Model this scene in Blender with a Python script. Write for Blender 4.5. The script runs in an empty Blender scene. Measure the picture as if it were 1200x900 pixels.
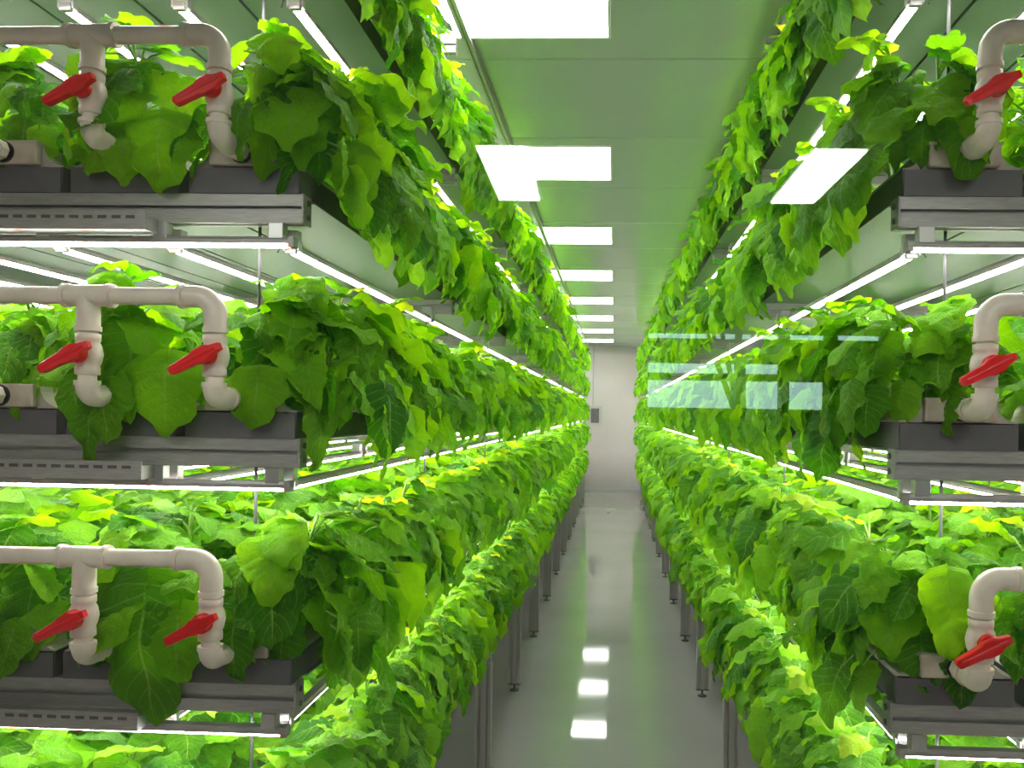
import bpy, math, random
import numpy as np
from mathutils import Matrix, Vector, Euler

# ------------------------------------------------------------------ camera, world, exposure
SC = bpy.context.scene
COL = SC.collection
PI = math.pi
R = random.Random(7)

cam_d = bpy.data.cameras.new('camera')
cam = bpy.data.objects.new('camera', cam_d)
COL.objects.link(cam)
cam_d.sensor_width = 36.0
cam_d.lens = 36.0 * 960 / 1200
cam_d.shift_x = -78 / 1200
cam_d.shift_y = 34 / 1200
cam_d.clip_start = 0.02
CAMZ = 1.62
cam.matrix_world = (Matrix.Translation((0, 0, CAMZ)) @ Matrix.Rotation(math.radians(2.5), 4, 'Z')
                    @ Matrix.Rotation(PI / 2, 4, 'X') @ Matrix.Rotation(0.016, 4, 'Z'))
SC.camera = cam

world = bpy.data.worlds.new('world')
SC.world = world
world.use_nodes = True
bg = world.node_tree.nodes['Background']
bg.inputs['Color'].default_value = (0.62, 0.95, 0.92, 1)
bg.inputs['Strength'].default_value = 5.0

SC.view_settings.view_transform = 'Standard'
SC.view_settings.look = 'None'
SC.view_settings.gamma = 1.0
SC.view_settings.exposure = 0.62
LED_POWER = 31.0
PANEL_POWER = 8.0
CORRIDOR_POWER = 18.0

# ------------------------------------------------------------------ materials
def mat(name, col=(.5, .5, .5), rough=.5, metal=0.0, spec=.5, coat=0.0):
    m = bpy.data.materials.new(name)
    m.use_nodes = True
    b = m.node_tree.nodes['Principled BSDF']
    b.inputs['Base Color'].default_value = (*col, 1)
    b.inputs['Roughness'].default_value = rough
    b.inputs['Metallic'].default_value = metal
    b.inputs['Specular IOR Level'].default_value = spec
    b.inputs['Coat Weight'].default_value = coat
    return m

def noisy(m, col2, scale=8, coord='Object', bump=0.0, rough2=None, detail=4, lo=.35, hi=.65, stretch=None):
    nt = m.node_tree; N = nt.nodes; L = nt.links
    b = N['Principled BSDF']
    tc = N.new('ShaderNodeTexCoord')
    nz = N.new('ShaderNodeTexNoise')
    nz.inputs['Scale'].default_value = scale
    nz.inputs['Detail'].default_value = detail
    if stretch:
        mp = N.new('ShaderNodeMapping'); mp.inputs['Scale'].default_value = stretch
        L.new(tc.outputs[coord], mp.inputs['Vector']); L.new(mp.outputs[0], nz.inputs['Vector'])
    else:
        L.new(tc.outputs[coord], nz.inputs['Vector'])
    mr = N.new('ShaderNodeMapRange')
    mr.inputs['From Min'].default_value = lo; mr.inputs['From Max'].default_value = hi
    L.new(nz.outputs['Fac'], mr.inputs['Value'])
    mx = N.new('ShaderNodeMix'); mx.data_type = 'RGBA'
    mx.inputs[6].default_value = b.inputs['Base Color'].default_value[:]
    mx.inputs[7].default_value = (*col2, 1)
    L.new(mr.outputs[0], mx.inputs[0]); L.new(mx.outputs[2], b.inputs['Base Color'])
    if rough2 is not None:
        m2 = N.new('ShaderNodeMapRange')
        m2.inputs['To Min'].default_value = b.inputs['Roughness'].default_value
        m2.inputs['To Max'].default_value = rough2
        L.new(mr.outputs[0], m2.inputs['Value']); L.new(m2.outputs[0], b.inputs['Roughness'])
    if bump:
        bp = N.new('ShaderNodeBump'); bp.inputs['Strength'].default_value = bump
        bp.inputs['Distance'].default_value = .01
        L.new(nz.outputs['Fac'], bp.inputs['Height']); L.new(bp.outputs[0], b.inputs['Normal'])
    return m

def emis(name, col, power):
    m = bpy.data.materials.new(name); m.use_nodes = True
    b = m.node_tree.nodes['Principled BSDF']
    b.inputs['Base Color'].default_value = (.8, .8, .8, 1)
    b.inputs['Emission Color'].default_value = (*col, 1)
    b.inputs['Emission Strength'].default_value = power
    return m

M = {}
M['floor'] = noisy(mat('epoxy_floor', (.40, .385, .385), .02, spec=.5), (.35, .335, .335), 1.4, rough2=.07, bump=.003, lo=.3, hi=.7)
M['ceiling'] = noisy(mat('ceiling_steel', (.50, .51, .54), .14, spec=.6), (.46, .47, .50), .8, rough2=.24)
M['wall'] = noisy(mat('wall_panel_paint', (.52, .48, .49), .35), (.48, .445, .45), 1.2)
M['wall_side'] = noisy(mat('side_wall_paint', (.50, .52, .50), .4), (.46, .48, .46), 1.2)
M['corridor'] = mat('corridor_paint', (.30, .30, .29), .7)
M['alu'] = noisy(mat('anodised_aluminium', (.36, .35, .335), .40, .40), (.30, .29, .28), 30, stretch=(1, 1, 8))
M['leg'] = mat('leg_aluminium', (.40, .385, .37), .38, .35)
M['alu_dark'] = mat('aluminium_slot', (.10, .10, .10), .5, .4)
M['tray'] = noisy(mat('dark_grey_plastic', (.085, .080, .085), .5), (.11, .105, .11), 14)
M['tray_under'] = mat('glossy_grey_pan', (.11, .17, .11), .32, spec=.4)
M['lid'] = noisy(mat('grey_beige_plastic', (.42, .38, .34), .5), (.33, .29, .25), 18, bump=.05)
M['cap'] = noisy(mat('beige_end_cap', (.50, .43, .36), .5), (.28, .20, .14), 16, bump=.05, lo=.42, hi=.75)
M['pvc'] = noisy(mat('off_white_pvc', (.74, .66, .57), .30), (.64, .56, .47), 22, lo=.4, hi=.8)
M['red'] = noisy(mat('red_plastic', (.78, .014, .018), .28), (.68, .010, .012), 20)
M['black'] = mat('black_rubber', (.015, .015, .015), .5)
M['white'] = mat('white_plastic', (.75, .75, .72), .4)
M['steel'] = mat('zinc_steel', (.45, .45, .44), .35, .8)
M['box'] = mat('grey_box_paint', (.42, .42, .41), .45)
M['panel'] = emis('light_panel_diffuser', (1, 1, .97), PANEL_POWER)
M['panel2'] = emis('corridor_panel_diffuser', (1, .99, .93), CORRIDOR_POWER)
M['bark'] = mat('tree_bark', (.05, .04, .03), .9)

def led_mat(axis):
    m = emis('led_diffuser_' + 'xyz'[axis], (1, .97, .97), LED_POWER)
    nt = m.node_tree; N = nt.nodes; L = nt.links; b = N['Principled BSDF']
    tc = N.new('ShaderNodeTexCoord'); sp = N.new('ShaderNodeSeparateXYZ')
    L.new(tc.outputs['Object'], sp.inputs[0])
    md = N.new('ShaderNodeMath'); md.operation = 'PINGPONG'; md.inputs[1].default_value = .066
    L.new(sp.outputs[axis], md.inputs[0])
    lt = N.new('ShaderNodeMath'); lt.operation = 'LESS_THAN'; lt.inputs[1].default_value = .006
    L.new(md.outputs[0], lt.inputs[0])
    mx = N.new('ShaderNodeMix'); mx.data_type = 'RGBA'
    mx.inputs[6].default_value = (1, .975, .97, 1); mx.inputs[7].default_value = (1, .12, .08, 1)
    L.new(lt.outputs[0], mx.inputs[0]); L.new(mx.outputs[2], b.inputs['Emission Color'])
    return m
M['led'] = led_mat(1)
M['ledx'] = led_mat(0)

def glass_mat():
    m = bpy.data.materials.new('window_glass'); m.use_nodes = True
    nt = m.node_tree; N = nt.nodes; L = nt.links
    for n in list(N): N.remove(n)
    out = N.new('ShaderNodeOutputMaterial')
    tr = N.new('ShaderNodeBsdfTransparent'); tr.inputs[0].default_value = (.97, .99, .975, 1)
    gl = N.new('ShaderNodeBsdfGlossy'); gl.inputs['Roughness'].default_value = 0.0
    fr = N.new('ShaderNodeFresnel'); fr.inputs['IOR'].default_value = 1.5
    ml = N.new('ShaderNodeMath'); ml.operation = 'MULTIPLY'; ml.inputs[1].default_value = 1.7
    mx = N.new('ShaderNodeMixShader')
    L.new(fr.outputs[0], ml.inputs[0]); L.new(ml.outputs[0], mx.inputs[0])
    L.new(tr.outputs[0], mx.inputs[1]); L.new(gl.outputs[0], mx.inputs[2]); L.new(mx.outputs[0], out.inputs[0])
    return m
M['glass'] = glass_mat()

def leaf_mat(name, dark, light, tdark, tlight, tw=.42):
    m = bpy.data.materials.new(name); m.use_nodes = True
    nt = m.node_tree; N = nt.nodes; L = nt.links
    b = N['Principled BSDF']; out = N['Material Output']
    b.inputs['Roughness'].default_value = .50
    b.inputs['Specular IOR Level'].default_value = .20
    at = N.new('ShaderNodeAttribute'); at.attribute_name = 'tint'
    oi = N.new('ShaderNodeObjectInfo')
    ad = N.new('ShaderNodeMath'); ad.operation = 'ADD'
    L.new(at.outputs['Fac'], ad.inputs[0]); L.new(oi.outputs['Random'], ad.inputs[1])
    fc = N.new('ShaderNodeMath'); fc.operation = 'FRACT'; L.new(ad.outputs[0], fc.inputs[0])
    uv = N.new('ShaderNodeUVMap'); uv.uv_map = 'UVMap'
    sp = N.new('ShaderNodeSeparateXYZ'); L.new(uv.outputs[0], sp.inputs[0])
    # x 0..1 across, y 0..1 along
    def math_(op, a, c=None):
        n = N.new('ShaderNodeMath'); n.operation = op
        for i, v in enumerate((a, c)):
            if v is None: continue
            if isinstance(v, (int, float)): n.inputs[i].default_value = v
            else: L.new(v, n.inputs[i])
        return n.outputs[0]
    au = math_('ABSOLUTE', math_('SUBTRACT', sp.outputs[0], .5))       # 0..0.5
    mid = math_('LESS_THAN', au, .016)
    diag = math_('SUBTRACT', sp.outputs[1], math_('MULTIPLY', au, .62))
    pp = math_('PINGPONG', diag, .07)
    lat = math_('LESS_THAN', pp, .0075)
    vein = math_('MAXIMUM', mid, math_('MULTIPLY', lat, .75))
    nz = N.new('ShaderNodeTexNoise'); nz.inputs['Scale'].default_value = 7; nz.inputs['Detail'].default_value = 5
    L.new(uv.outputs[0], nz.inputs['Vector'])
    def mixc(f, c1, c2):
        n = N.new('ShaderNodeMix'); n.data_type = 'RGBA'
        for i, v in ((0, f), (6, c1), (7, c2)):
            if isinstance(v, tuple): n.inputs[i].default_value = (*v, 1)
            elif isinstance(v, (int, float)): n.inputs[i].default_value = v
            else: L.new(v, n.inputs[i])
        return n.outputs[2]
    f2 = math_('MULTIPLY', fc.outputs[0], 1.0)
    base = mixc(f2, dark, light)
    base = mixc(math_('MULTIPLY', nz.outputs['Fac'], .45), base, tuple(x * .6 for x in dark))
    basev = mixc(math_('MULTIPLY', vein, .75), base, (.36, .62, .09))
    L.new(basev, b.inputs['Base Color'])
    tc = mixc(f2, tdark, tlight)
    tc = mixc(math_('MULTIPLY', vein, .35), tc, (.12, .30, .02))
    tr = N.new('ShaderNodeBsdfTranslucent'); L.new(tc, tr.inputs[0])
    mx = N.new('ShaderNodeMixShader'); mx.inputs[0].default_value = tw
    L.new(b.outputs[0], mx.inputs[1]); L.new(tr.outputs[0], mx.inputs[2]); L.new(mx.outputs[0], out.inputs[0])
    bp = N.new('ShaderNodeBump'); bp.inputs['Strength'].default_value = .75; bp.inputs['Distance'].default_value = .005
    vo = N.new('ShaderNodeTexVoronoi'); vo.feature = 'DISTANCE_TO_EDGE'; vo.inputs['Scale'].default_value = 17
    L.new(uv.outputs[0], vo.inputs['Vector'])
    cell = math_('MINIMUM', math_('MULTIPLY', vo.outputs['Distance'], 2.4), .6)
    hh = math_('ADD', math_('ADD', math_('MULTIPLY', pp, 8.0), math_('MULTIPLY', nz.outputs['Fac'], .8)), cell)
    L.new(hh, bp.inputs['Height']); L.new(bp.outputs[0], b.inputs['Normal'])
    return m
M['leaf'] = leaf_mat('green_leaf', (.032, .19, .003), (.285, .70, .010), (.10, .42, .001), (.48, .93, .003))
M['leaf_backlit'] = leaf_mat('backlit_tint_leaf', (.26, .54, .015), (.38, .60, .02), (.50, .85, .01), (.74, .88, .01), .55)  # LED backlight painted in as a brighter yellow-green leaf colour
M['stem'] = noisy(mat('pale_green_stem', (.30, .50, .10), .45), (.20, .40, .06), 20)

# ------------------------------------------------------------------ mesh helpers
class MB:
    def __init__(s): s.v = []; s.f = []; s.m = []; s.sm = []
    def quadbox(s, x0, x1, y0, y1, z0, z1, mi=0):
        n = len(s.v)
        s.v += [(x, y, z) for z in (z0, z1) for y in (y0, y1) for x in (x0, x1)]
        for q in ((0, 2, 3, 1), (4, 5, 7, 6), (0, 1, 5, 4), (2, 6, 7, 3), (0, 4, 6, 2), (1, 3, 7, 5)):
            s.f.append(tuple(n + i for i in q)); s.m.append(mi); s.sm.append(False)
        return s
    def bevbox(s, x0, x1, y0, y1, z0, z1, b=.002, mi=0):
        # chamfered box
        pts = {}
        n = len(s.v)
        xs, ys, zs = (x0, x1), (y0, y1), (z0, z1)
        idx = 0
        for i in (0, 1):
            for j in (0, 1):
                for k in (0, 1):
                    sx, sy, sz = (1 if i == 0 else -1), (1 if j == 0 else -1), (1 if k == 0 else -1)
                    c = (xs[i], ys[j], zs[k])
                    for a in range(3):
                        p = [c[0] + sx * b, c[1] + sy * b, c[2] + sz * b]
                        p[a] = c[a]
                        s.v.append(tuple(p)); pts[(i, j, k, a)] = n + idx; idx += 1
        def F(*keys):
            ids = [pts[k] for k in keys]
            s.f.append(tuple(ids)); s.m.append(mi); s.sm.append(False)
        for a in range(3):
            o = [x for x in range(3) if x != a]
            for e in (0, 1):
                ks = []
                for (p, q) in ((0, 0), (1, 0), (1, 1), (0, 1)):
                    c = [0, 0, 0]; c[a] = e; c[o[0]] = p; c[o[1]] = q
                    ks.append((*c, a))
                F(*ks)
            for p in (0, 1):
                for q in (0, 1):
                    c0 = [0, 0, 0]; c0[o[0]] = p; c0[o[1]] = q; c1 = c0[:]; c1[a] = 1
                    F((*c0, o[0]), (*c1, o[0]), (*c1, o[1]), (*c0, o[1]))
        for i in (0, 1):
            for j in (0, 1):
                for k in (0, 1): F((i, j, k, 0), (i, j, k, 1), (i, j, k, 2))
        return s
    def prism(s, prof, axis, a0, a1, mi=0, caps=True):
        """extrude a closed 2D profile; axis 'x': prof=(y,z); 'y': (x,z); 'z': (x,y)"""
        n = len(s.v); k = len(prof)
        for a in (a0, a1):
            for (p, q) in prof:
                s.v.append((a, p, q) if axis == 'x' else (p, a, q) if axis == 'y' else (p, q, a))
        for i in range(k):
            j = (i + 1) % k
            s.f.append((n + i, n + j, n + k + j, n + k + i)); s.m.append(mi); s.sm.append(False)
        if caps:
            s.f.append(tuple(n + i for i in range(k))[::-1]); s.m.append(mi); s.sm.append(False)
            s.f.append(tuple(n + k + i for i in range(k))); s.m.append(mi); s.sm.append(False)
        return s
    def tube(s, pts, rad, seg=16, mi=0, caps=True, smooth=True):
        pts = [Vector(p) for p in pts]
        if not hasattr(rad, '__len__'): rad = [rad] * len(pts)
        n = len(s.v); prev = None
        for i, p in enumerate(pts):
            a = pts[max(i - 1, 0)]; c = pts[min(i + 1, len(pts) - 1)]
            t = (c - a)
            t = t.normalized() if t.length > 1e-9 else Vector((0, 0, 1))
            if prev is None:
                u = t.cross(Vector((0, 0, 1)))
                if u.length < .1: u = t.cross(Vector((0, 1, 0)))
            else:
                u = prev - t * prev.dot(t)
            u.normalize(); prev = u; w = t.cross(u)
            for k in range(seg):
                an = 2 * PI * k / seg
                s.v.append(tuple(p + (u * math.cos(an) + w * math.sin(an)) * rad[i]))
        for i in range(len(pts) - 1):
            for k in range(seg):
                k2 = (k + 1) % seg
                s.f.append((n + i * seg + k, n + i * seg + k2, n + (i + 1) * seg + k2, n + (i + 1) * seg + k))
                s.m.append(mi); s.sm.append(smooth)
        if caps:
            for i, rev in ((0, True), (len(pts) - 1, False)):
                m0 = len(s.v)
                s.v += s.v[n + i * seg:n + (i + 1) * seg]
                f = tuple(range(m0, m0 + seg)); s.f.append(f[::-1] if rev else f); s.m.append(mi); s.sm.append(False)
        return s
    def mesh(s, name, mats):
        me = bpy.data.meshes.new(name)
        me.from_pydata(s.v, [], s.f)
        for m in (mats if isinstance(mats, (list, tuple)) else [mats]): me.materials.append(m)
        me.polygons.foreach_set('material_index', s.m)
        me.polygons.foreach_set('use_smooth', s.sm)
        me.update()
        return me
    def build(s, name, mats, parent=None, loc=None):
        return link(name, s.mesh(name, mats), parent, loc)

def link(name, me, parent=None, loc=None):
    o = bpy.data.objects.new(name, me); COL.objects.link(o)
    if parent: o.parent = parent
    if loc: o.location = loc
    return o
def tag(o, label=None, cat=None, group=None, kind=None):
    if label: o['label'] = label
    if cat: o['category'] = cat
    if group: o['group'] = group
    if kind: o['kind'] = kind
    return o
def empty(name, loc=(0, 0, 0), **k):
    o = bpy.data.objects.new(name, None); COL.objects.link(o); o.location = loc
    o.empty_display_size = .05
    return tag(o, **k)
ORD = ['', 'first', 'second', 'third', 'fourth', 'fifth', 'sixth', 'seventh', 'eighth', 'ninth', 'tenth', 'eleventh',
       'twelfth', 'thirteenth', 'fourteenth', 'fifteenth', 'sixteenth', 'seventeenth', 'eighteenth', 'nineteenth', 'twentieth']
def nth(k):
    if k < len(ORD): return ORD[k]
    return {2: 'twenty-', 3: 'thirty-', 4: 'forty-', 5: 'fifty-', 6: 'sixty-', 7: 'seventy-', 8: 'eighty-', 9: 'ninety-'}[k // 10] + (ORD[k % 10] if k % 10 else 'zeroth')

# ------------------------------------------------------------------ key dimensions
ZC = 3.02            # ceiling
YB = 17.05           # far wall
YF = 1.55            # front of the racks
YE = 16.3            # far end of the racks
TZ = [.601, 1.068, 1.535, 2.000, 2.480]      # tier beam centres, bottom to top
TN = ['bottom', 'fourth', 'middle', 'second', 'top']
PITCH = .232; CW = .212; NROW = 6
EDGE = {'left': -.600, 'right': .520}
SGN = {'left': -1, 'right': 1}
LEGX = {'left': -.556, 'right': .532}
ROWN = ['aisle-side', 'second', 'third', 'fourth', 'fifth', 'innermost']
WX = 2.75

# ------------------------------------------------------------------ room shell
b = MB(); b.quadbox(-WX, WX, .45, YB + .1, -.1, 0); tag(b.build('floor', M['floor']), kind='structure')
ceil = tag(empty('ceiling'), kind='structure')
b = MB(); b.quadbox(-WX, WX, .45, YB + .1, ZC + .012, ZC + .12); b.build('backing', M['ceiling'], ceil)
y = .47; k = 0
pm = MB(); pm.bevbox(-WX, WX, 0, .917, 0, .012, .004); pmm = pm.mesh('ceiling_panel', M['ceiling'])
while y < YB:
    o = link('ceiling_panel', pmm, ceil, (0, y, ZC)); y += .925
b = MB(); b.quadbox(-WX, WX, YB, YB + .1, 0, ZC)
wb = tag(b.build('wall_back', M['wall']), kind='structure')
b = MB(); b.bevbox(-WX, WX, YB - .012, YB, .002, .07, .003); tag(b.build('baseboard_back', M['wall_side']), kind='structure')
for sd in ('left', 'right'):
    s = SGN[sd]
    w = MB()
    w.quadbox(min(s * WX, s * (WX + .1)), max(s * WX, s * (WX + .1)), .45, YB + .1, 0, ZC)
    o = tag(w.build('wall_' + sd, M['wall_side']), kind='structure')
    rib = MB(); rib.prism([(0, 0), (-s * .02, .02), (-s * .02, .07), (0, .09)], 'z', 0.0, ZC)
    rm = rib.mesh('rib', M['wall_side'])
    for i in range(110):
        link('rib', rm, o, (s * WX, .5 + i * .15, 0))
# front partition with the viewing window
PY = .55
WIN = (-1.25, 1.25, .75, 2.40)
w = MB()
w.quadbox(-3.3, WIN[0], PY - .06, PY + .04, 0, ZC); w.quadbox(WIN[1], 3.3, PY - .06, PY + .04, 0, ZC)
w.quadbox(WIN[0], WIN[1], PY - .06, PY + .04, 0, WIN[2]); w.quadbox(WIN[0], WIN[1], PY - .06, PY + .04, WIN[3], ZC)
tag(w.build('wall_front', M['wall']), kind='structure')
win = tag(empty('window_1', (0, PY, 0)), kind='structure')
fr = MB()
fr.bevbox(WIN[0], WIN[0] + .05, -.07, .05, WIN[2], WIN[3]); fr.bevbox(WIN[1] - .05, WIN[1], -.07, .05, WIN[2], WIN[3])
fr.bevbox(WIN[0] + .05, WIN[1] - .05, -.07, .05, WIN[2], WIN[2] + .05); fr.bevbox(WIN[0] + .05, WIN[1] - .05, -.07, .05, WIN[3] - .05, WIN[3])
fr.build('window_frame', M['alu'], win)
gp = MB(); x0, x1, z0, z1 = WIN[0] + .05, WIN[1] - .05, WIN[2] + .05, WIN[3] - .05
gp.v = [(x0, 0, z0), (x1, 0, z0), (x1, 0, z1), (x0, 0, z1)]; gp.f = [(0, 1, 2, 3)]; gp.m = [0]; gp.sm = [False]
go = gp.build('pane', M['glass'], win)
go.rotation_euler = (0, 0, math.radians(.68))

# corridor behind the viewer
CZ = 2.42; CY = -6.0
b = MB(); b.quadbox(-3.2, 3.2, CY - .1, .45, -.1, 0); tag(b.build('floor', M['corridor']), kind='structure')
b = MB(); b.quadbox(-3.2, 3.2, CY - .1, .45, CZ, CZ + .1); tag(b.build('ceiling', M['corridor']), kind='structure')
for s in (-1, 1):
    b = MB(); b.quadbox(min(s * 3.2, s * 3.3), max(s * 3.2, s * 3.3), CY - .1, .5, 0, CZ)
    tag(b.build('wall_left' if s < 0 else 'wall_right', M['corridor']), kind='structure')
# corridor far wall with a grid of panes looking outside
b = MB()
wx = [(.44, 1.20), (1.25, 1.58), (1.66, 1.97), (2.07, 2.45)]
wz = [(1.68, 1.92), (1.98, 2.07), (2.28, 2.33)]
b.quadbox(-3.2, .44, CY - .1, CY, 0, CZ); b.quadbox(2.45, 3.2, CY - .1, CY, 0, CZ)
zs = [0] + [v for p in wz for v in p] + [CZ]
for i in range(0, len(zs), 2): b.quadbox(.44, 2.45, CY - .1, CY, zs[i], zs[i + 1])
for i in range(3): b.quadbox(wx[i][1], wx[i + 1][0], CY - .1, CY, 1.68, 2.36)
b.quadbox(1.58, 2.45, CY - .1, CY, 1.98, 2.07); b.quadbox(1.97, 2.45, CY - .1, CY, 1.68, 1.92)
tag(b.build('wall_corridor', M['corridor']), kind='structure')
tr = MB(); rr = random.Random(3)
def branch(p, d, l, r, depth):
    q = p + d * l
    tr.tube([p, q], [r, r * .7], 5, caps=False)
    if depth:
        for i in range(3):
            dd = (d + Vector((rr.uniform(-.8, .8), rr.uniform(-.3, .3), rr.uniform(-.2, .5)))).normalized()
            branch(q, dd, l * rr.uniform(.6, .85), r * .6, depth - 1)
branch(Vector((0, 0, 0)), Vector((0, 0, 1)), 1.5, .08, 5)
t = tr.build('bare_tree', M['bark'], loc=(1.9, -9.5, -.1))
tag(t, 'bare branching tree outside, seen reflected in the glass pane', 'tree')

# far wall fittings
t = empty('wall_box', (-.40, YB, 1.57), label='small grey framed box on the far end wall beside left rack', cat='box')
bb = MB(); bb.bevbox(-.13, .13, -.09, 0, -.20, .20, .006); bb.build('housing', M['box'], t)
bb = MB(); bb.quadbox(-.085, .085, -.094, -.089, -.15, .15); gl = bb.build('dark_opening', M['tray'], t)
bb = MB()
for i in range(4): bb.quadbox(-.085, .085, -.098, -.094, -.10 + i * .06, -.096 + i * .06)
bb.build('grille_bars', M['alu_dark'], t)
t = empty('conduit', (-.45, YB, 1.77), label='thin grey conduit running up far wall from the small box', cat='conduit')
bb = MB(); bb.tube([(0, -.03, 0), (0, -.03, ZC - 1.775)], .014, 10); bb.build('pipe', M['box'], t)
for z in (.3, .85):
    bb = MB(); bb.bevbox(-.03, .03, -.05, 0, z, z + .03, .002); bb.build('clamp', M['steel'], t)

# ------------------------------------------------------------------ ceiling light panels
LPX0, LPX1 = -.60, -.035 + .02
pf = MB()
pf.bevbox(-.60, .60, -.31, -.30, -.008, 0, .001); pf.bevbox(-.60, .60, .30, .31, -.008, 0, .001)
pf.bevbox(-.61, -.60, -.31, .31, -.008, 0, .001); pf.bevbox(.60, .61, -.31, .31, -.008, 0, .001)
pfm = pf.mesh('frame', M['white'])
pd = MB(); pd.quadbox(-.60, .60, -.30, .30, -.006, -.001); pdm = pd.mesh('diffuser', M['panel'])
for k in range(9):
    yy = 1.18 - .30 + 1.855 * k
    if k == 0: continue
    t = empty('ceiling_light', (-.645, yy, ZC), label='flat white rectangular light panel on ceiling, %s from the near end' % nth(k), cat='ceiling light', group='light panels along the ceiling')
    link('frame', pfm, t); link('diffuser', pdm, t)
for k, (xa, xb) in enumerate(((-.378, -.228), (.62, .775))):
    t = empty('ceiling_light', ((xa + xb) / 2, 2 * PY - 2.72, CZ), label='narrow corridor ceiling light, its reflection in the glass %s' % ('over left rack top' if k == 0 else 'over right rack top'), cat='ceiling light')
    bb = MB(); hw = (xb - xa) / 2
    bb.bevbox(-hw - .01, hw + .01, -.31, .31, -.012, 0, .002); bb.build('frame', M['white'], t)
    bb = MB(); bb.quadbox(-hw, hw, -.30, .30, -.02, -.012); bb.build('diffuser', M['panel2'], t)

for k, xa in enumerate((-2.3, -1.3, -.30, .70, 1.70)):  # added row of unseen panels, fill light for pipes and rack fronts
    t = empty('ceiling_light', (xa, -.09, CZ), label='added unseen fill light panel above the viewer by the window, %s from the left' % nth(k + 1), cat='ceiling light', group='added fill light panels above the viewing window')
    bb = MB(); bb.bevbox(-.16, .16, -.31, .31, -.012, 0, .002); bb.build('frame', M['white'], t)
    bb = MB(); bb.quadbox(-.15, .15, -.30, .30, -.02, -.012); bb.build('diffuser', M['panel2'], t)

# ------------------------------------------------------------------ rack frames
def slot_profile(w, h, nx, nz, sw=.008, sd=.008):
    """closed profile of a slotted extrusion centred on 0, width w (first axis), height h"""
    pts = []
    def side(n, L, f):
        out = []
        for i in range(n):
            c = -L / 2 + L * (i + .5) / n
            out += [(c - sw / 2, 0), (c - sw / 2, sd), (c + sw / 2, sd), (c + sw / 2, 0)]
        return [f(a, d) for a, d in out]
    pts.append((-w / 2, -h / 2)); pts += side(nx, w, lambda a, d: (a, -h / 2 + d))
    pts.append((w / 2, -h / 2)); pts += side(nz, h, lambda a, d: (w / 2 - d, a))
    pts.append((w / 2, h / 2)); pts += side(nx, w, lambda a, d: (-a, h / 2 - d))
    pts.append((-w / 2, h / 2)); pts += side(nz, h, lambda a, d: (-w / 2 + d, -a))
    return pts
BW = NROW * PITCH          # rack width
beam_m = MB(); beam_m.prism(slot_profile(.04, .055, 1, 1, .009, .012), 'x', 0, BW); beam_m = beam_m.mesh('beam', M['alu'])
bcap_m = MB(); bcap_m.bevbox(-.005, 0, -.021, .021, -.0285, .0285, .0015); bcap_m = bcap_m.mesh('beam_end_plate', M['alu'])
bolt_m = MB(); bolt_m.tube([(-.006, 0, 0), (-.0085, 0, 0)], .006, 8, smooth=False); bolt_m = bolt_m.mesh('bolt', M['alu_dark'])
LEGTOP = TZ[0] - .0275 - .06
leg_m = MB(); leg_m.prism(slot_profile(.07, .036, 2, 1, .010, .015), 'z', .045, LEGTOP); leg_m = leg_m.mesh('leg', M['leg'])
foot_m = MB(); foot_m.tube([(0, 0, 0), (0, 0, .006), (0, 0, .010), (0, 0, .012)], [.026, .026, .018, .007], 14)
foot_m.tube([(0, 0, .012), (0, 0, .045)], .006, 8); foot_m.bevbox(-.037, .037, -.020, .020, .038, .0449, .001)
foot_m = foot_m.mesh('levelling_foot', M['alu_dark'])
rod_m = MB(); rod_m.tube([(0, 0, TZ[0] + .0275), (0, 0, ZC - .0)], .0032, 8); rod_m = rod_m.mesh('rod', M['alu_dark'])
BEAMY = [YF] + [YF + 1.43 * k for k in range(1, 11)]
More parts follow.
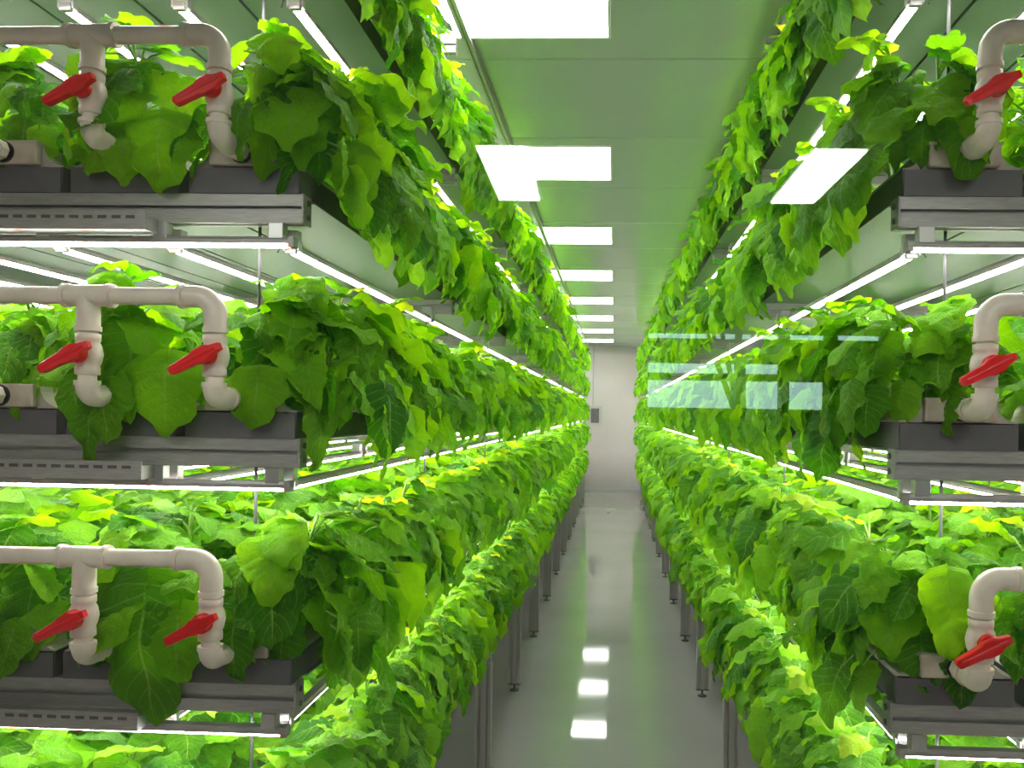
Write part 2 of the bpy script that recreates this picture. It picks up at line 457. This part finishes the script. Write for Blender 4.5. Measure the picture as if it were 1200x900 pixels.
for sd in ('left', 'right'):
    s = SGN[sd]; e = EDGE[sd]
    rk = empty('plant_rack', (e, YF, 0), label='tall silver aluminium plant rack frame along %s side of the aisle' % sd, cat='rack', group='plant racks beside the aisle')
    def put(name, me, x, y, z, par=None):
        o = link(name, me, par or rk); o.location = (x - e, y - YF, z) if par is None else (x, y, z)
        if s < 0 and name in ('beam', 'beam_end_plate'): pass
        return o
    bx = e if s > 0 else e - BW
    for z in TZ:
        for y in BEAMY:
            bm_ = put('beam', beam_m, bx, y, z)
            c = link('beam_end_plate', bcap_m, bm_)
            c.location = (0 if s > 0 else BW, 0, 0)
            if s < 0: c.rotation_euler = (0, 0, PI)
            if y < 3.5:
                for dz in (-.014, .014):
                    bo = link('bolt', bolt_m, bm_); bo.location = (0 if s > 0 else BW, 0, dz)
                    if s < 0: bo.rotation_euler = (0, 0, PI)
    # top frame under the ceiling
    for y in BEAMY: put('beam', beam_m, bx, y, ZC - .065)
    for xx in (.567 * s, s * 1.90) if s < 0 else (.575, 1.85):
        tr_ = MB(); tr_.prism([(p, q) for p, q in slot_profile(.03, .03, 1, 1, .006, .006)], 'y', .60 - YF, YE - YF)
        put('top_rail', tr_.mesh('top_rail', M['alu']), xx, YF, ZC - .018)
    # longitudinal rails carrying the bottom tier, legs below
    for k in range(12):
        put('beam', beam_m, LEGX[sd] - .03 if s > 0 else LEGX[sd] + .03 - BW, 2.45 + 1.15 * k, TZ[0] - .0275 - .030)
    for xx in (LEGX[sd], e + s * (BW - .10)):
        rl = MB(); rl.prism(slot_profile(.04, .06, 1, 2, .008, .008), 'y', .02, YE - YF)
        put('side_rail', rl.mesh('side_rail', M['alu']), xx + (s * .26 if xx == LEGX[sd] else 0), YF, TZ[0] - .0275 - .030)
        for k in range(12):
            yy = 2.45 + 1.15 * k
            lg = put('leg', leg_m, xx, yy, 0); link('levelling_foot', foot_m, lg)
    for y in BEAMY:
        for q in (.10, .83, 1.30): put('rod', rod_m, e + s * q, y + .028, 0)

# perforated cable trays under the left rack's near beams
for ti in (1, 2, 3, 4):
    z = TZ[ti]
    ct = empty('cable_tray', (-.875, YF - .045, z - .03), label='perforated grey cable tray under the %s tier beam, left rack front' % TN[ti], cat='cable tray', group='cable trays under left rack beams')
    m1 = MB(); L0 = -1.10
    m1.quadbox(L0, 0, -.022, -.019, -.022, .012); m1.quadbox(L0, 0, .019, .022, -.022, .004)
    m1.quadbox(L0, 0, -.019, .019, -.022, -.019)
    m1.quadbox(-.003, 0, -.019, .019, -.019, .004)
    m1.build('channel', M['alu'], ct)
    m2 = MB()
    for i in range(40):
        x = -.02 - i * .027
        m2.quadbox(x - .017, x, -.0228, -.0219, -.002, .004)
    sl = m2.build('slots', M['alu_dark'], ct); sl['kind'] = 'stuff'

# ------------------------------------------------------------------ grow channels
LEN = YE - YF
def chan_meshes():
    bo = MB()
    h = CW / 2
    bo.prism([(-h, 0), (h, 0), (h + .002, .050), (h - .004, .050), (h - .006, .004), (-h + .006, .004), (-h + .004, .050), (-h - .002, .050)], 'y', -.02, LEN)
    # closed near end
    bo.quadbox(-h, h, -.024, -.020, 0, .048)
    body = bo.mesh('trough', M['tray'])
    un = MB(); un.quadbox(-h - .006, h + .006, .045, LEN, -.0035, -.0005)
    under = un.mesh('drip_pan', M['tray_under'])
    li = MB(); pr = []
    n = 7
    for i in range(n):
        a = i / (n - 1) * PI / 2
        pr.append((-h - .002 + .040 * math.sin(a), .052 + .040 * (1 - math.cos(a))))
    left = [(x, z) for x, z in pr]; right = [(-x, z) for x, z in left[::-1]]
    li.prism([(-h, .050)] + left + right + [(h, .050)], 'y', -.018, LEN, 0)
    lid = li.mesh('lid', M['lid'])
    ec = MB(); ec.bevbox(-.064, .064, -.034, -.018, .052, .096, .002)
    ec.quadbox(-.066, .066, -.036, -.018, .0905, .0955)
    cap = ec.mesh('end_cap', M['cap'])
    co = MB(); co.tube([(0, -.034, .074), (0, -.040, .074)], .021, 18); collar = co.mesh('rubber_grommet', M['black'])
    return body, lid, cap, collar, under
CH = chan_meshes()
def rowx(sd, r): return EDGE[sd] + SGN[sd] * (PITCH * r + CW / 2 + .004)
for sd in ('left', 'right'):
    for ti in range(5):
        for r in range(NROW):
            z = TZ[ti] + .0275
            t = empty('grow_channel', (rowx(sd, r), YF, z), label='dark grey growing trough with beige lid, %s rack %s tier, %s row' % (sd, TN[ti], ROWN[r]), cat='grow channel', group='grow channels on the %s rack' % sd)
            for nm, me in zip(('trough', 'lid', 'end_cap', 'rubber_grommet', 'drip_pan'), CH): link(nm, me, t)
            if sd == 'left' and ti == 4 and r == 0:
                st = MB(); st.quadbox(-.02, .02, 0, .13, -.0012, 0, 0)
                for i in range(13): st.quadbox(-.018, .018, .008 + i * .0075, .008 + i * .0075 + (.004 if i % 3 else .0025), -.0018, -.0011, 1)
                st.quadbox(-.018, .018, .108, .122, -.0018, -.0011, 2)
                o = st.build('barcode_label', [M['white'], M['black'], M['red']], t); o.location = (-.08, .36, -.0035); o.rotation_euler = (0, 0, .0)
                o['label'] = 'small white barcode sticker on the trough underside'

# ------------------------------------------------------------------ pvc manifolds with red valves
YP = 1.425
PR = .0155; FR = .0195
def arc(c, r, a0, a1, plane, n=8):
    out = []
    for i in range(n + 1):
        a = a0 + (a1 - a0) * i / n
        p, q = r * math.cos(a), r * math.sin(a)
        out.append((c[0] + p, c[1], c[2] + q) if plane == 'xz' else (c[0], c[1] + p, c[2] + q))
    return out
def manifold_meshes(s):
    """s=-1: left rack; header runs away from the aisle; local origin = first drop's x, YP, tier z. x outward = s"""
    d = {}
    HZ = .281
    hd = MB(); hd.tube([(s * .03, 0, HZ), (s * (BW - .10), 0, HZ)], PR, 18); d['header_pipe'] = hd
    el = MB(); c = (s * .034, 0, HZ - .034)
    pts = [(s * .062, 0, HZ), (s * .036, 0, HZ)]
    for i in range(9):
        a = PI / 2 + (PI / 2) * i / 8
        pts.append((c[0] + s * .034 * math.cos(a), 0, c[2] + .034 * math.sin(a)))
    pts.append((0, 0, HZ - .062))
    el.tube(pts, [FR] * len(pts), 20)
    el.tube([(s * .055, 0, HZ), (s * .064, 0, HZ)], FR + .0022, 20); el.tube([(0, 0, HZ - .055), (0, 0, HZ - .064)], FR + .0022, 20)
    d['elbow'] = el
    te = MB(); te.tube([(-.042, 0, HZ), (.042, 0, HZ)], FR, 20); te.tube([(0, 0, HZ), (0, 0, HZ - .062)], FR, 20)
    for q in (-1, 1): te.tube([(q * .036, 0, HZ), (q * .045, 0, HZ)], FR + .0022, 20)
    te.tube([(0, 0, HZ - .055), (0, 0, HZ - .064)], FR + .0022, 20)
    d['tee'] = te
    dp = MB(); dp.tube([(0, 0, HZ - .05), (0, 0, .12)], PR, 16); d['drop_pipe'] = dp
    vb = MB()
    zz = [v + .008 for v in (.205, .204, .192, .190, .182, .168, .154, .146, .144, .132, .131)]
    rr_ = [.0185, .0205, .0205, .0185, .0225, .0250, .0225, .0190, .0205, .0205, .0185]
    vb.tube([(0, 0, z) for z in zz], rr_, 22); vb.tube([(0, -.005, .176), (0, -.030, .176)], .010, 14)
    d['valve'] = vb
    ha = MB()
    ha.tube([(0, -.026, .176), (0, -.038, .176)], [.0175, .0170], 22, smooth=False)
    # lever: long tapered paddle
    a = math.radians(28); ca, sa = math.cos(a), math.sin(a)
    def P(u, w, y): return (u * ca - w * sa, y, .176 + u * sa + w * ca)
    prof = [(-.064, -.0070), (-.060, -.0085), (-.020, -.0105), (-.010, -.014), (.008, -.014), (.016, -.009), (.033, -.0065), (.034, .0050), (.016, .009), (.008, .014), (-.010, .014), (-.020, .0105), (-.062, .0070), (-.066, .001)]
    n = len(ha.v)
    for yv, sc in ((-.036, 1), (-.048, 1), (-.0495, .88)):
        for (u, w) in prof: ha.v.append(P(u * sc + (1 - sc) * -.02, w * sc, yv))
    k = len(prof)
    for lv in range(2):
        for i in range(k):
            j = (i + 1) % k
            ha.f.append((n + lv * k + i, n + lv * k + j, n + (lv + 1) * k + j, n + (lv + 1) * k + i)); ha.m.append(0); ha.sm.append(False)
    ha.f.append(tuple(n + 2 * k + i for i in range(k))); ha.m.append(0); ha.sm.append(False)
    ha.f.append(tuple(n + i for i in range(k))[::-1]); ha.m.append(0); ha.sm.append(False)
    ha.tube([P(-.056, 0, -.047), P(.026, 0, -.047)], [.0040, .0045], 10)
    d['handle'] = ha
    OZ = .1015
    lo = MB(); pts = [(0, 0, .126), (0, 0, OZ + .022)]
    for i in range(9):
        a2 = PI + (PI / 2) * i / 8
        pts.append((0, .022 + .022 * math.cos(a2), OZ + .022 + .022 * math.sin(a2)))
    pts.append((0, .054, OZ))
    lo.tube(pts, [FR] * len(pts), 20); lo.tube([(0, 0, .121), (0, 0, .129)], FR + .0022, 20)
    lo.tube([(0, .046, OZ), (0, .056, OZ)], FR + .0022, 20)
    d['outlet_elbow'] = lo
    nu = MB(); nu.tube([(0, .050, OZ), (0, YF - YP - .036, OZ)], PR, 16); nu.tube([(0, .062, OZ), (0, .080, OZ)], FR + .001, 8, smooth=False)
    d['outlet_pipe'] = nu
    return {k2: v.mesh(k2, M['red'] if k2 == 'handle' else M['pvc']) for k2, v in d.items()}
MM = {sd: manifold_meshes(SGN[sd]) for sd in ('left', 'right')}
for sd in ('left', 'right'):
    s = SGN[sd]; mm = MM[sd]
    for ti in range(5):
        x0 = rowx(sd, 0)
        t = empty('pipe_manifold', (x0, YP, TZ[ti]), label='off-white plastic water pipes with red lever valves, %s rack %s tier front' % (sd, TN[ti]), cat='water pipe', group='valve manifolds at the rack fronts')
        link('header_pipe', mm['header_pipe'], t)
        for r in range(NROW):
            dx = s * PITCH * r
            link('elbow' if r == 0 else 'tee', mm['elbow' if r == 0 else 'tee'], t, (dx, 0, 0))
            link('drop_pipe', mm['drop_pipe'], t, (dx, 0, 0))
            v = link('valve', mm['valve'], t, (dx, 0, 0))
            h = link('handle', mm['handle'], v); h['label'] = 'red lever handle'
            link('outlet_elbow', mm['outlet_elbow'], t, (dx, 0, 0)); link('outlet_pipe', mm['outlet_pipe'], t, (dx, 0, 0))

# ------------------------------------------------------------------ LED bars
BL = 1.20
def bar_meshes(axis, L):
    def T(p): return p if axis == 'y' else (p[1], p[0], p[2])
    ho = MB(); pr = [(-.011, .004), (-.009, .010), (.009, .010), (.011, .004), (.011, -.003), (-.011, -.003)]
    df = MB(); pd_ = [(-.009, -.003), (-.0085, -.0065), (-.005, -.009), (.005, -.009), (.0085, -.0065), (.009, -.003)]
    ho.prism(pr, axis, 0, L); df.prism(pd_, axis, .012, L - .012)
    ec = MB()
    if axis == 'y': ec.bevbox(-.0115, .0115, 0, .012, -.0095, .0105, .001); ec.bevbox(-.0115, .0115, L - .012, L, -.0095, .0105, .001)
    else: ec.bevbox(0, .012, -.0115, .0115, -.0095, .0105, .001); ec.bevbox(L - .012, L, -.0115, .0115, -.0095, .0105, .001)
    hg = MB(); hg.bevbox(-.014, .014, -.012, .012, .006, .036, .001); hg.bevbox(-.017, -.012, -.008, .008, -.004, .012, .001); hg.bevbox(.012, .017, -.008, .008, -.004, .012, .001)
    return ho.mesh('housing', M['alu']), df.mesh('diffuser', M['led' if axis == 'y' else 'ledx']), ec.mesh('end_caps', M['alu']), hg.mesh('hanger', M['steel'])
BY = bar_meshes('y', BL)
LEDZ = [TZ[i + 1] - .0665 for i in range(4)] + [ZC - .13]
bars = []
for sd in ('left', 'right'):
    for li in range(5):
        for r in range(NROW):
            for k in range(12):
                y = YF + .03 + (BL + .02) * k
                x = EDGE[sd] + SGN[sd] * (.040 + PITCH * r)
                vis = 1 / y * (1.0 if r == 0 else .8 if r < 3 else .45)
                bars.append((-vis, sd, li, r, k, x, y))
bars.sort()
for (_, sd, li, r, k, x, y) in bars[:290]:
    t = empty('led_bar', (x, y, LEDZ[li]), label='white LED grow-light bar over %s tier of %s rack, %s line, %s from front' % (TN[li], sd, ROWN[r], nth(k + 1)), cat='light bar', group='LED grow-light bars')
    link('housing', BY[0], t); link('diffuser', BY[1], t); link('end_caps', BY[2], t)
    if k < 5:
        for q in (.01, 1.17): link('hanger', BY[3], t, (0, q, 0))
st = MB()
for (_, sd, li, r, k, x, y) in bars[290:]:
    z = LEDZ[li]
    st.quadbox(x - .011, x + .011, y, y + BL, z - .003, z + .010, 0)
    st.quadbox(x - .009, x + .009, y + .012, y + BL - .012, z - .009, z - .003, 1)
tag(st.build('led_bars', [M['alu'], M['led']]), 'many distant white LED grow-light bars deeper in the racks', 'light bar', kind='stuff')
# crosswise bars at the rack fronts
XL = BW - .06
BX = bar_meshes('x', XL)
for sd in ('left', 'right'):
    s = SGN[sd]
    for ti in (1, 2, 3, 4):
        x = EDGE[sd] + (.012 if s > 0 else -.012 - XL)
        t = empty('led_bar', (x, YF - .012, TZ[ti] - .064), label='white crosswise LED bar under %s tier front beam of %s rack' % (TN[ti], sd), cat='light bar', group='crosswise LED bars at the rack fronts')
        link('housing', BX[0], t); link('diffuser', BX[1], t); link('end_caps', BX[2], t)
        for q in (.035, .26, .49, .80, 1.1):
            xx = q if s > 0 else XL - q
            link('hanger', BX[3], t, (xx, 0, 0))
    for ti in (1, 2, 3, 4):
        x = EDGE[sd] + s * .045
        cb = MB()
        z = TZ[ti] - .03
        cb.tube([(x, YF + .02, z), (x + s * .012, YF + .005, z - .014), (x + s * .020, YF - .004, z - .028), (x + s * .008, YF + .010, z - .040), (x + s * .02, YF + .03, z - .044)], .0017, 6)
        tag(cb.build('power_cable', M['black']), 'thin black power cable curling below %s tier beam end, %s rack front' % (TN[ti], sd), 'cable', 'power cables at the beam ends')

# ------------------------------------------------------------------ plants
def leaf_grid(nu, nv, rng, crinkle=1.0):
    """heart-shaped, bluntly lobed leaf, unit length along +Y from the petiole, normal +Z.  returns verts, uvs, quads"""
    lob = rng.uniform(.05, .115); ph = rng.uniform(0, 6); wd = rng.uniform(.42, .54)
    droop = rng.uniform(.15, .60); cup = rng.uniform(-.45, .15); tw = rng.uniform(-.35, .35); fold = rng.uniform(.0, .14)
    wv = rng.uniform(.04, .10); cq = [(rng.uniform(7, 15), rng.uniform(7, 15), rng.uniform(0, 6), rng.uniform(.008, .020)) for _ in range(4)]
    bend = rng.uniform(-.15, .15)
    V = []; UV = []
    for j in range(nv + 1):
        v = j / nv
        w = wd * (math.sin(PI * min(1, v ** .60)) ** .58 if 0 < v < 1 else 0) * (1.12 - .25 * v)
        w = max(w, .015)
        for i in range(nu + 1):
            u = -1 + 2 * i / nu
            au = abs(u)
            sg = 2.0 if u > 0 else 0
            saw = lambda t: 2 * abs((t / (2 * PI)) % 1 - .5)
            edge = 1 + au * au * (lob * math.sin(v * 15 + ph + sg) + .10 * (saw(v * 42 + ph + sg) - .5) * crinkle)
            x = u * w * edge
            yy = v - .15 * au ** 1.6 * (1 - v) ** 2 * 1.6 + .015 * au * math.sin(v * 23 + ph + sg)
            z = -droop * v * v + cup * x * x * 1.8 + fold * abs(x) + tw * x * v
            z += wv * au * au * math.sin(v * 12 + ph + 1.7 * sg)
            z += crinkle * .027 * math.sin((v - .32 * au) * 2 * PI / .14) * (1 - (2 * au - 1) ** 2) * min(1, 4 * (1 - v))
            z -= crinkle * .012 * (au < .05)
            for (a, b_, c, d) in cq: z += d * math.sin(a * x + c) * math.sin(b_ * v + 2 * c) * 1.2
            V.append((x + bend * v * v, yy, z)); UV.append((.5 + .5 * u, v))
    F = []
    for j in range(nv):
        for i in range(nu):
            a = j * (nu + 1) + i
            F.append((a, a + 1, a + nu + 2, a + nu + 1))
    return V, UV, F
def leaf_mesh(name, nu, nv, rng, m):
    V, UV, F = leaf_grid(nu, nv, rng)
    me = bpy.data.meshes.new(name); me.from_pydata(V, [], F)
    uvl = me.uv_layers.new(name='UVMap')
    uvl.data.foreach_set('uv', [c for f in F for i in f for c in UV[i]])
    at = me.attributes.new('tint', 'FLOAT', 'POINT'); at.data.foreach_set('value', [rng.random()] * len(V))
    me.polygons.foreach_set('use_smooth', [True] * len(F)); me.materials.append(m); me.update()
    return me
NLV = 14
LM = [leaf_mesh('leaf', 12, 20, random.Random(100 + i), M['leaf']) for i in range(NLV)]
LY = [leaf_mesh('leaf', 12, 20, random.Random(150 + i), M['leaf_backlit']) for i in range(3)]
LOD = []
for nu_, nv_ in ((6, 7), (4, 4), (2, 4)):
    q = [leaf_grid(nu_, nv_, random.Random(100 + i), .35) for i in range(NLV)]
    LOD.append((np.array([a[0] for a in q]), np.array([a[1] for a in q]), np.array(q[0][2])))

def leaf_frame(p, az, pitch, roll, size, wid):
    d = Vector((math.cos(az) * math.cos(pitch), math.sin(az) * math.cos(pitch), math.sin(pitch)))
    side = d.cross(Vector((0, 0, 1)))
    if side.length < .05: side = Vector((-math.sin(az), math.cos(az), 0))
    side.normalize()
    n = side.cross(d).normalized()
    side = (side * math.cos(roll) + n * math.sin(roll)).normalized()
    n = side.cross(d).normalized()
    m = Matrix(((side.x * wid, d.x * size, n.x * size, p.x), (side.y * wid, d.y * size, n.y * size, p.y), (side.z * wid, d.z * size, n.z * size, p.z), (0, 0, 0, 1)))
    return m
class Variant: pass
def make_variant(seed, kind, H):
    g = random.Random(seed); V = Variant(); V.leaves = []; V.kind = kind; st_ = MB()
    n = {'up': 17, 'edge': 17, 'front': 17}[kind]
    lean = Vector((.05 if kind != 'up' else g.uniform(-.02, .02), g.uniform(-.03, .03), 0))
    top = Vector((lean.x, lean.y, H * .72))
    st_.tube([(0, 0, 0), (lean.x * .3, lean.y * .3, H * .3), tuple(top)], [.006, .005, .003], 6, caps=False)
    def add(base, p, az, pitch, roll, size, backlit):
        mid = base + Vector(((p.x - base.x) * .55, (p.y - base.y) * .55, (p.z - base.z) * .5 + .012))
        st_.tube([tuple(base), tuple(mid), tuple(p)], [.0026, .0022, .0018], 5, caps=False)
        V.leaves.append((g.randrange(NLV), leaf_frame(p, az, pitch, roll, size, size * g.uniform(.85, 1.10)), backlit))
    for i in range(n):
        f = (i + .5) / n                       # 0 low .. 1 top
        az = i * 2.39996 + g.uniform(-.4, .4)
        if kind != 'up' and g.random() < .78:
            az = g.gauss(0, .85)
        hz = H * .72 * (.05 + .95 * f)
        base = Vector((lean.x * f, lean.y * f, hz))
        facing = math.cos(az)
        pl = g.uniform(.045, .100) * (1.15 - .55 * f)
        size = g.uniform(.070, .130) * (1.10 - .28 * f)
        pe = g.uniform(.35, .95) if f > .3 else g.uniform(.0, .6)
        if kind == 'up':
            pitch = g.uniform(-.65, .15) + .35 * f
        else:
            if facing > .3:
                pitch = -1.10 + .95 * f + g.uniform(-.40, .45)
                pl *= 1.25 if f < .6 else 1.0
            else: pitch = g.uniform(-.6, .1) + .3 * f
        if f > .86: pitch = g.uniform(.0, .7); size *= .72; pl *= .7; pe = 1.1
        pd2 = Vector((math.cos(az) * math.cos(pe), math.sin(az) * math.cos(pe), math.sin(pe)))
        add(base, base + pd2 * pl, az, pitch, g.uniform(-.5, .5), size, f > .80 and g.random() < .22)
    if kind != 'up':                            # leaves hanging over the channel side
        for i in range(6 if kind == 'edge' else 2):
            yy = -.085 + .17 * (i + .5) / (6 if kind == 'edge' else 2) + g.uniform(-.02, .02)
            p = Vector((g.uniform(.100, .150), yy, g.uniform(-.050, .045) if kind == 'edge' else g.uniform(-.005, .05)))
            if kind == 'front': p.x = g.uniform(.105, .125)
            add(Vector((lean.x * .2, lean.y * .2, H * .12)), p, g.gauss(0, .5), g.uniform(-1.45, -1.0), g.uniform(-.5, .5), g.uniform(.085, .125) if kind == 'edge' else g.uniform(.07, .10), False)
    V.stem = st_.mesh('stem', M['stem'])
    V.mats = np.array([[list(rw) for rw in m] for _, m, _ in V.leaves])
    return V
H0 = .262
VAR = {'up': [make_variant(10 + i, 'up', H0) for i in range(6)], 'edge': [make_variant(30 + i, 'edge', H0) for i in range(8)], 'front': [make_variant(60 + i, 'front', H0) for i in range(5)]}
g = random.Random(5)
plants = []
SP = .150
LIDZ = .0275 + .092
for sd in ('left', 'right'):
    s = SGN[sd]
    for ti in range(5):
        for r in range(NROW):
            y = YF + .075; k = 0
            while y < YE - .08:
                k += 1
                if (r >= 3 and y > 7) or (r == 2 and y > 11):
                    break
                yy = y + g.uniform(-.02, .02)
                x = rowx(sd, r) + g.uniform(-.012, .012)
                if k == 2 and r == 0 and y < YF + .1: kind = 'edge'; rz = (PI if s > 0 else 0); x += -s * .045
                elif k == 1: kind = 'front'; rz = -PI / 2 + g.uniform(-.3, .3)
                elif r == 0: kind = 'edge'; rz = (PI if s > 0 else 0) + g.uniform(-.30, .30); x += -s * .045
                else: kind = 'up'; rz = g.uniform(0, 6.28)
                if k == 1 and r == 0: rz += (-.5 if s > 0 else .5)
                if k == 2 and r > 0: pass
                sc = g.uniform(.88, 1.10) * (1.0 if ti < 4 else .98)
                z = TZ[ti] + LIDZ
                dist = math.hypot(x, yy)
                px = 720 + 960 * x / yy; py = 484 - 960 * (z + .1 - CAMZ) / yy
                score = 1 / dist
                if r == 0: score *= 1.6
                elif r == 1: score *= .9
                elif k > 1: score *= .5
                if k == 1: score *= 1.5 if r < 4 else .7
                if not (-90 < px < 1290 and -90 < py < 990): score *= .12
                plants.append([score, sd, ti, r, k, kind, Vector((x, yy, z)), rz, sc, g.randrange(100)])
                if not (k == 1 and r == 0): y += SP if y < 8 else .19
plants.sort(key=lambda a: -a[0])
# big single leaves seen hanging over the channel fronts
HANG = [('left', 1, 1, -.865, 1.275, .235, .165, 1), ('left', 1, 0, -.800, 1.235, .120, .130, 4), ('left', 2, 1, -.975, 1.615, .100, .075, 6),
        ('left', 2, 0, -.830, 1.700, .125, .150, 3), ('left', 3, 1, -.850, 2.150, .115, .130, 5), ('right', 1, 0, .600, 1.33, .13, .12, 2)]
IND = plants[:300]; REST = plants[300:]
for (_, sd, ti, r, k, kind, p, rz, sc, q) in IND:
    V = VAR[kind][q % len(VAR[kind])]
    if kind == 'front':
        lab = 'bushy leafy plant at the near end of %s rack %s tier, %s row' % (sd, TN[ti], ROWN[r])
    else:
        lab = '%s leafy plant in %s rack %s tier, %s row, %s from the front' % ('drooping' if kind == 'edge' else 'upright', sd, TN[ti], ROWN[r], nth(k))
    t = empty('leafy_plant', p, label=lab, cat='plant', group='leafy plants growing in the %s rack' % sd)
    t.rotation_euler = (0, 0, rz); t.scale = (sc, sc, sc)
    link('stem', V.stem, t)
    for (li, m, backlit) in V.leaves:
        o = link('leaf', LY[li % 3] if backlit else LM[(li + q) % NLV], t)
        o.matrix_basis = m
    for (a_, b_, c_, wx_, z0_, ln, wd_, mi_) in HANG:
        if (sd, ti, r) == (a_, b_, c_) and k == 1:
            o = link('leaf', LM[mi_], t)
            wm = leaf_frame(Vector((wx_, YF - .066, z0_)), -PI / 2, -1.22, .1, ln, wd_)
            o.matrix_basis = (Matrix.Translation(p) @ Matrix.Rotation(rz, 4, 'Z') @ Matrix.Scale(sc, 4)).inverted() @ wm
# all remaining plants as one leafy mass
gn = np.random.default_rng(3)
VS = []; FS = []; US = []; TS = []; off = 0
for (_, sd, ti, r, k, kind, p, rz, sc, q) in REST:
    V = VAR[kind][q % len(VAR[kind])]
    far = p.y > 8
    lowV, lowUV, lowF = LOD[0 if (p.y < 5.5 and r < 3) else 1 if p.y < 9 else 2]; nv = lowV.shape[1]
    sel = np.arange(len(V.leaves))
    if far: sel = sel[gn.permutation(len(sel))[:15]]
    c_, s_ = math.cos(rz), math.sin(rz)
    if far: sc *= 1.08
    W = np.array([[c_ * sc, -s_ * sc, 0, p.x], [s_ * sc, c_ * sc, 0, p.y], [0, 0, sc, p.z], [0, 0, 0, 1]])
    Ms = W @ V.mats[sel]
    li = (np.array([V.leaves[i][0] for i in sel]) + q) % NLV
    P = lowV[li]
    Q = np.einsum('nij,nvj->nvi', Ms[:, :3, :3], P) + Ms[:, None, :3, 3]
    VS.append(Q.reshape(-1, 3)); US.append(lowUV[li][:, lowF.reshape(-1)].reshape(-1, 2))
    n = len(sel)
    FS.append((lowF[None] + (off + np.arange(n) * nv)[:, None, None]).reshape(-1, 4)); off += n * nv
    TS.append(np.repeat(gn.random(n), nv))
VS = np.concatenate(VS); FS = np.concatenate(FS); US = np.concatenate(US); TS = np.concatenate(TS)
me = bpy.data.meshes.new('leafy_plants')
me.vertices.add(len(VS)); me.vertices.foreach_set('co', VS.astype(np.float32).ravel())
me.loops.add(FS.size); me.loops.foreach_set('vertex_index', FS.astype(np.int32).ravel())
me.polygons.add(len(FS)); me.polygons.foreach_set('loop_start', np.arange(0, FS.size, 4, dtype=np.int32))
uvl = me.uv_layers.new(name='UVMap'); uvl.data.foreach_set('uv', US.astype(np.float32).ravel())
at = me.attributes.new('tint', 'FLOAT', 'POINT'); at.data.foreach_set('value', TS.astype(np.float32))
me.materials.append(M['leaf']); me.update(calc_edges=True)
me.polygons.foreach_set('use_smooth', np.ones(len(FS), dtype=bool))
me.validate()
tag(link('leafy_plants', me), 'dense mass of remaining green leafy plants receding down both racks', 'plants', kind='stuff')
print('plants', len(plants), 'stuff quads', len(FS))
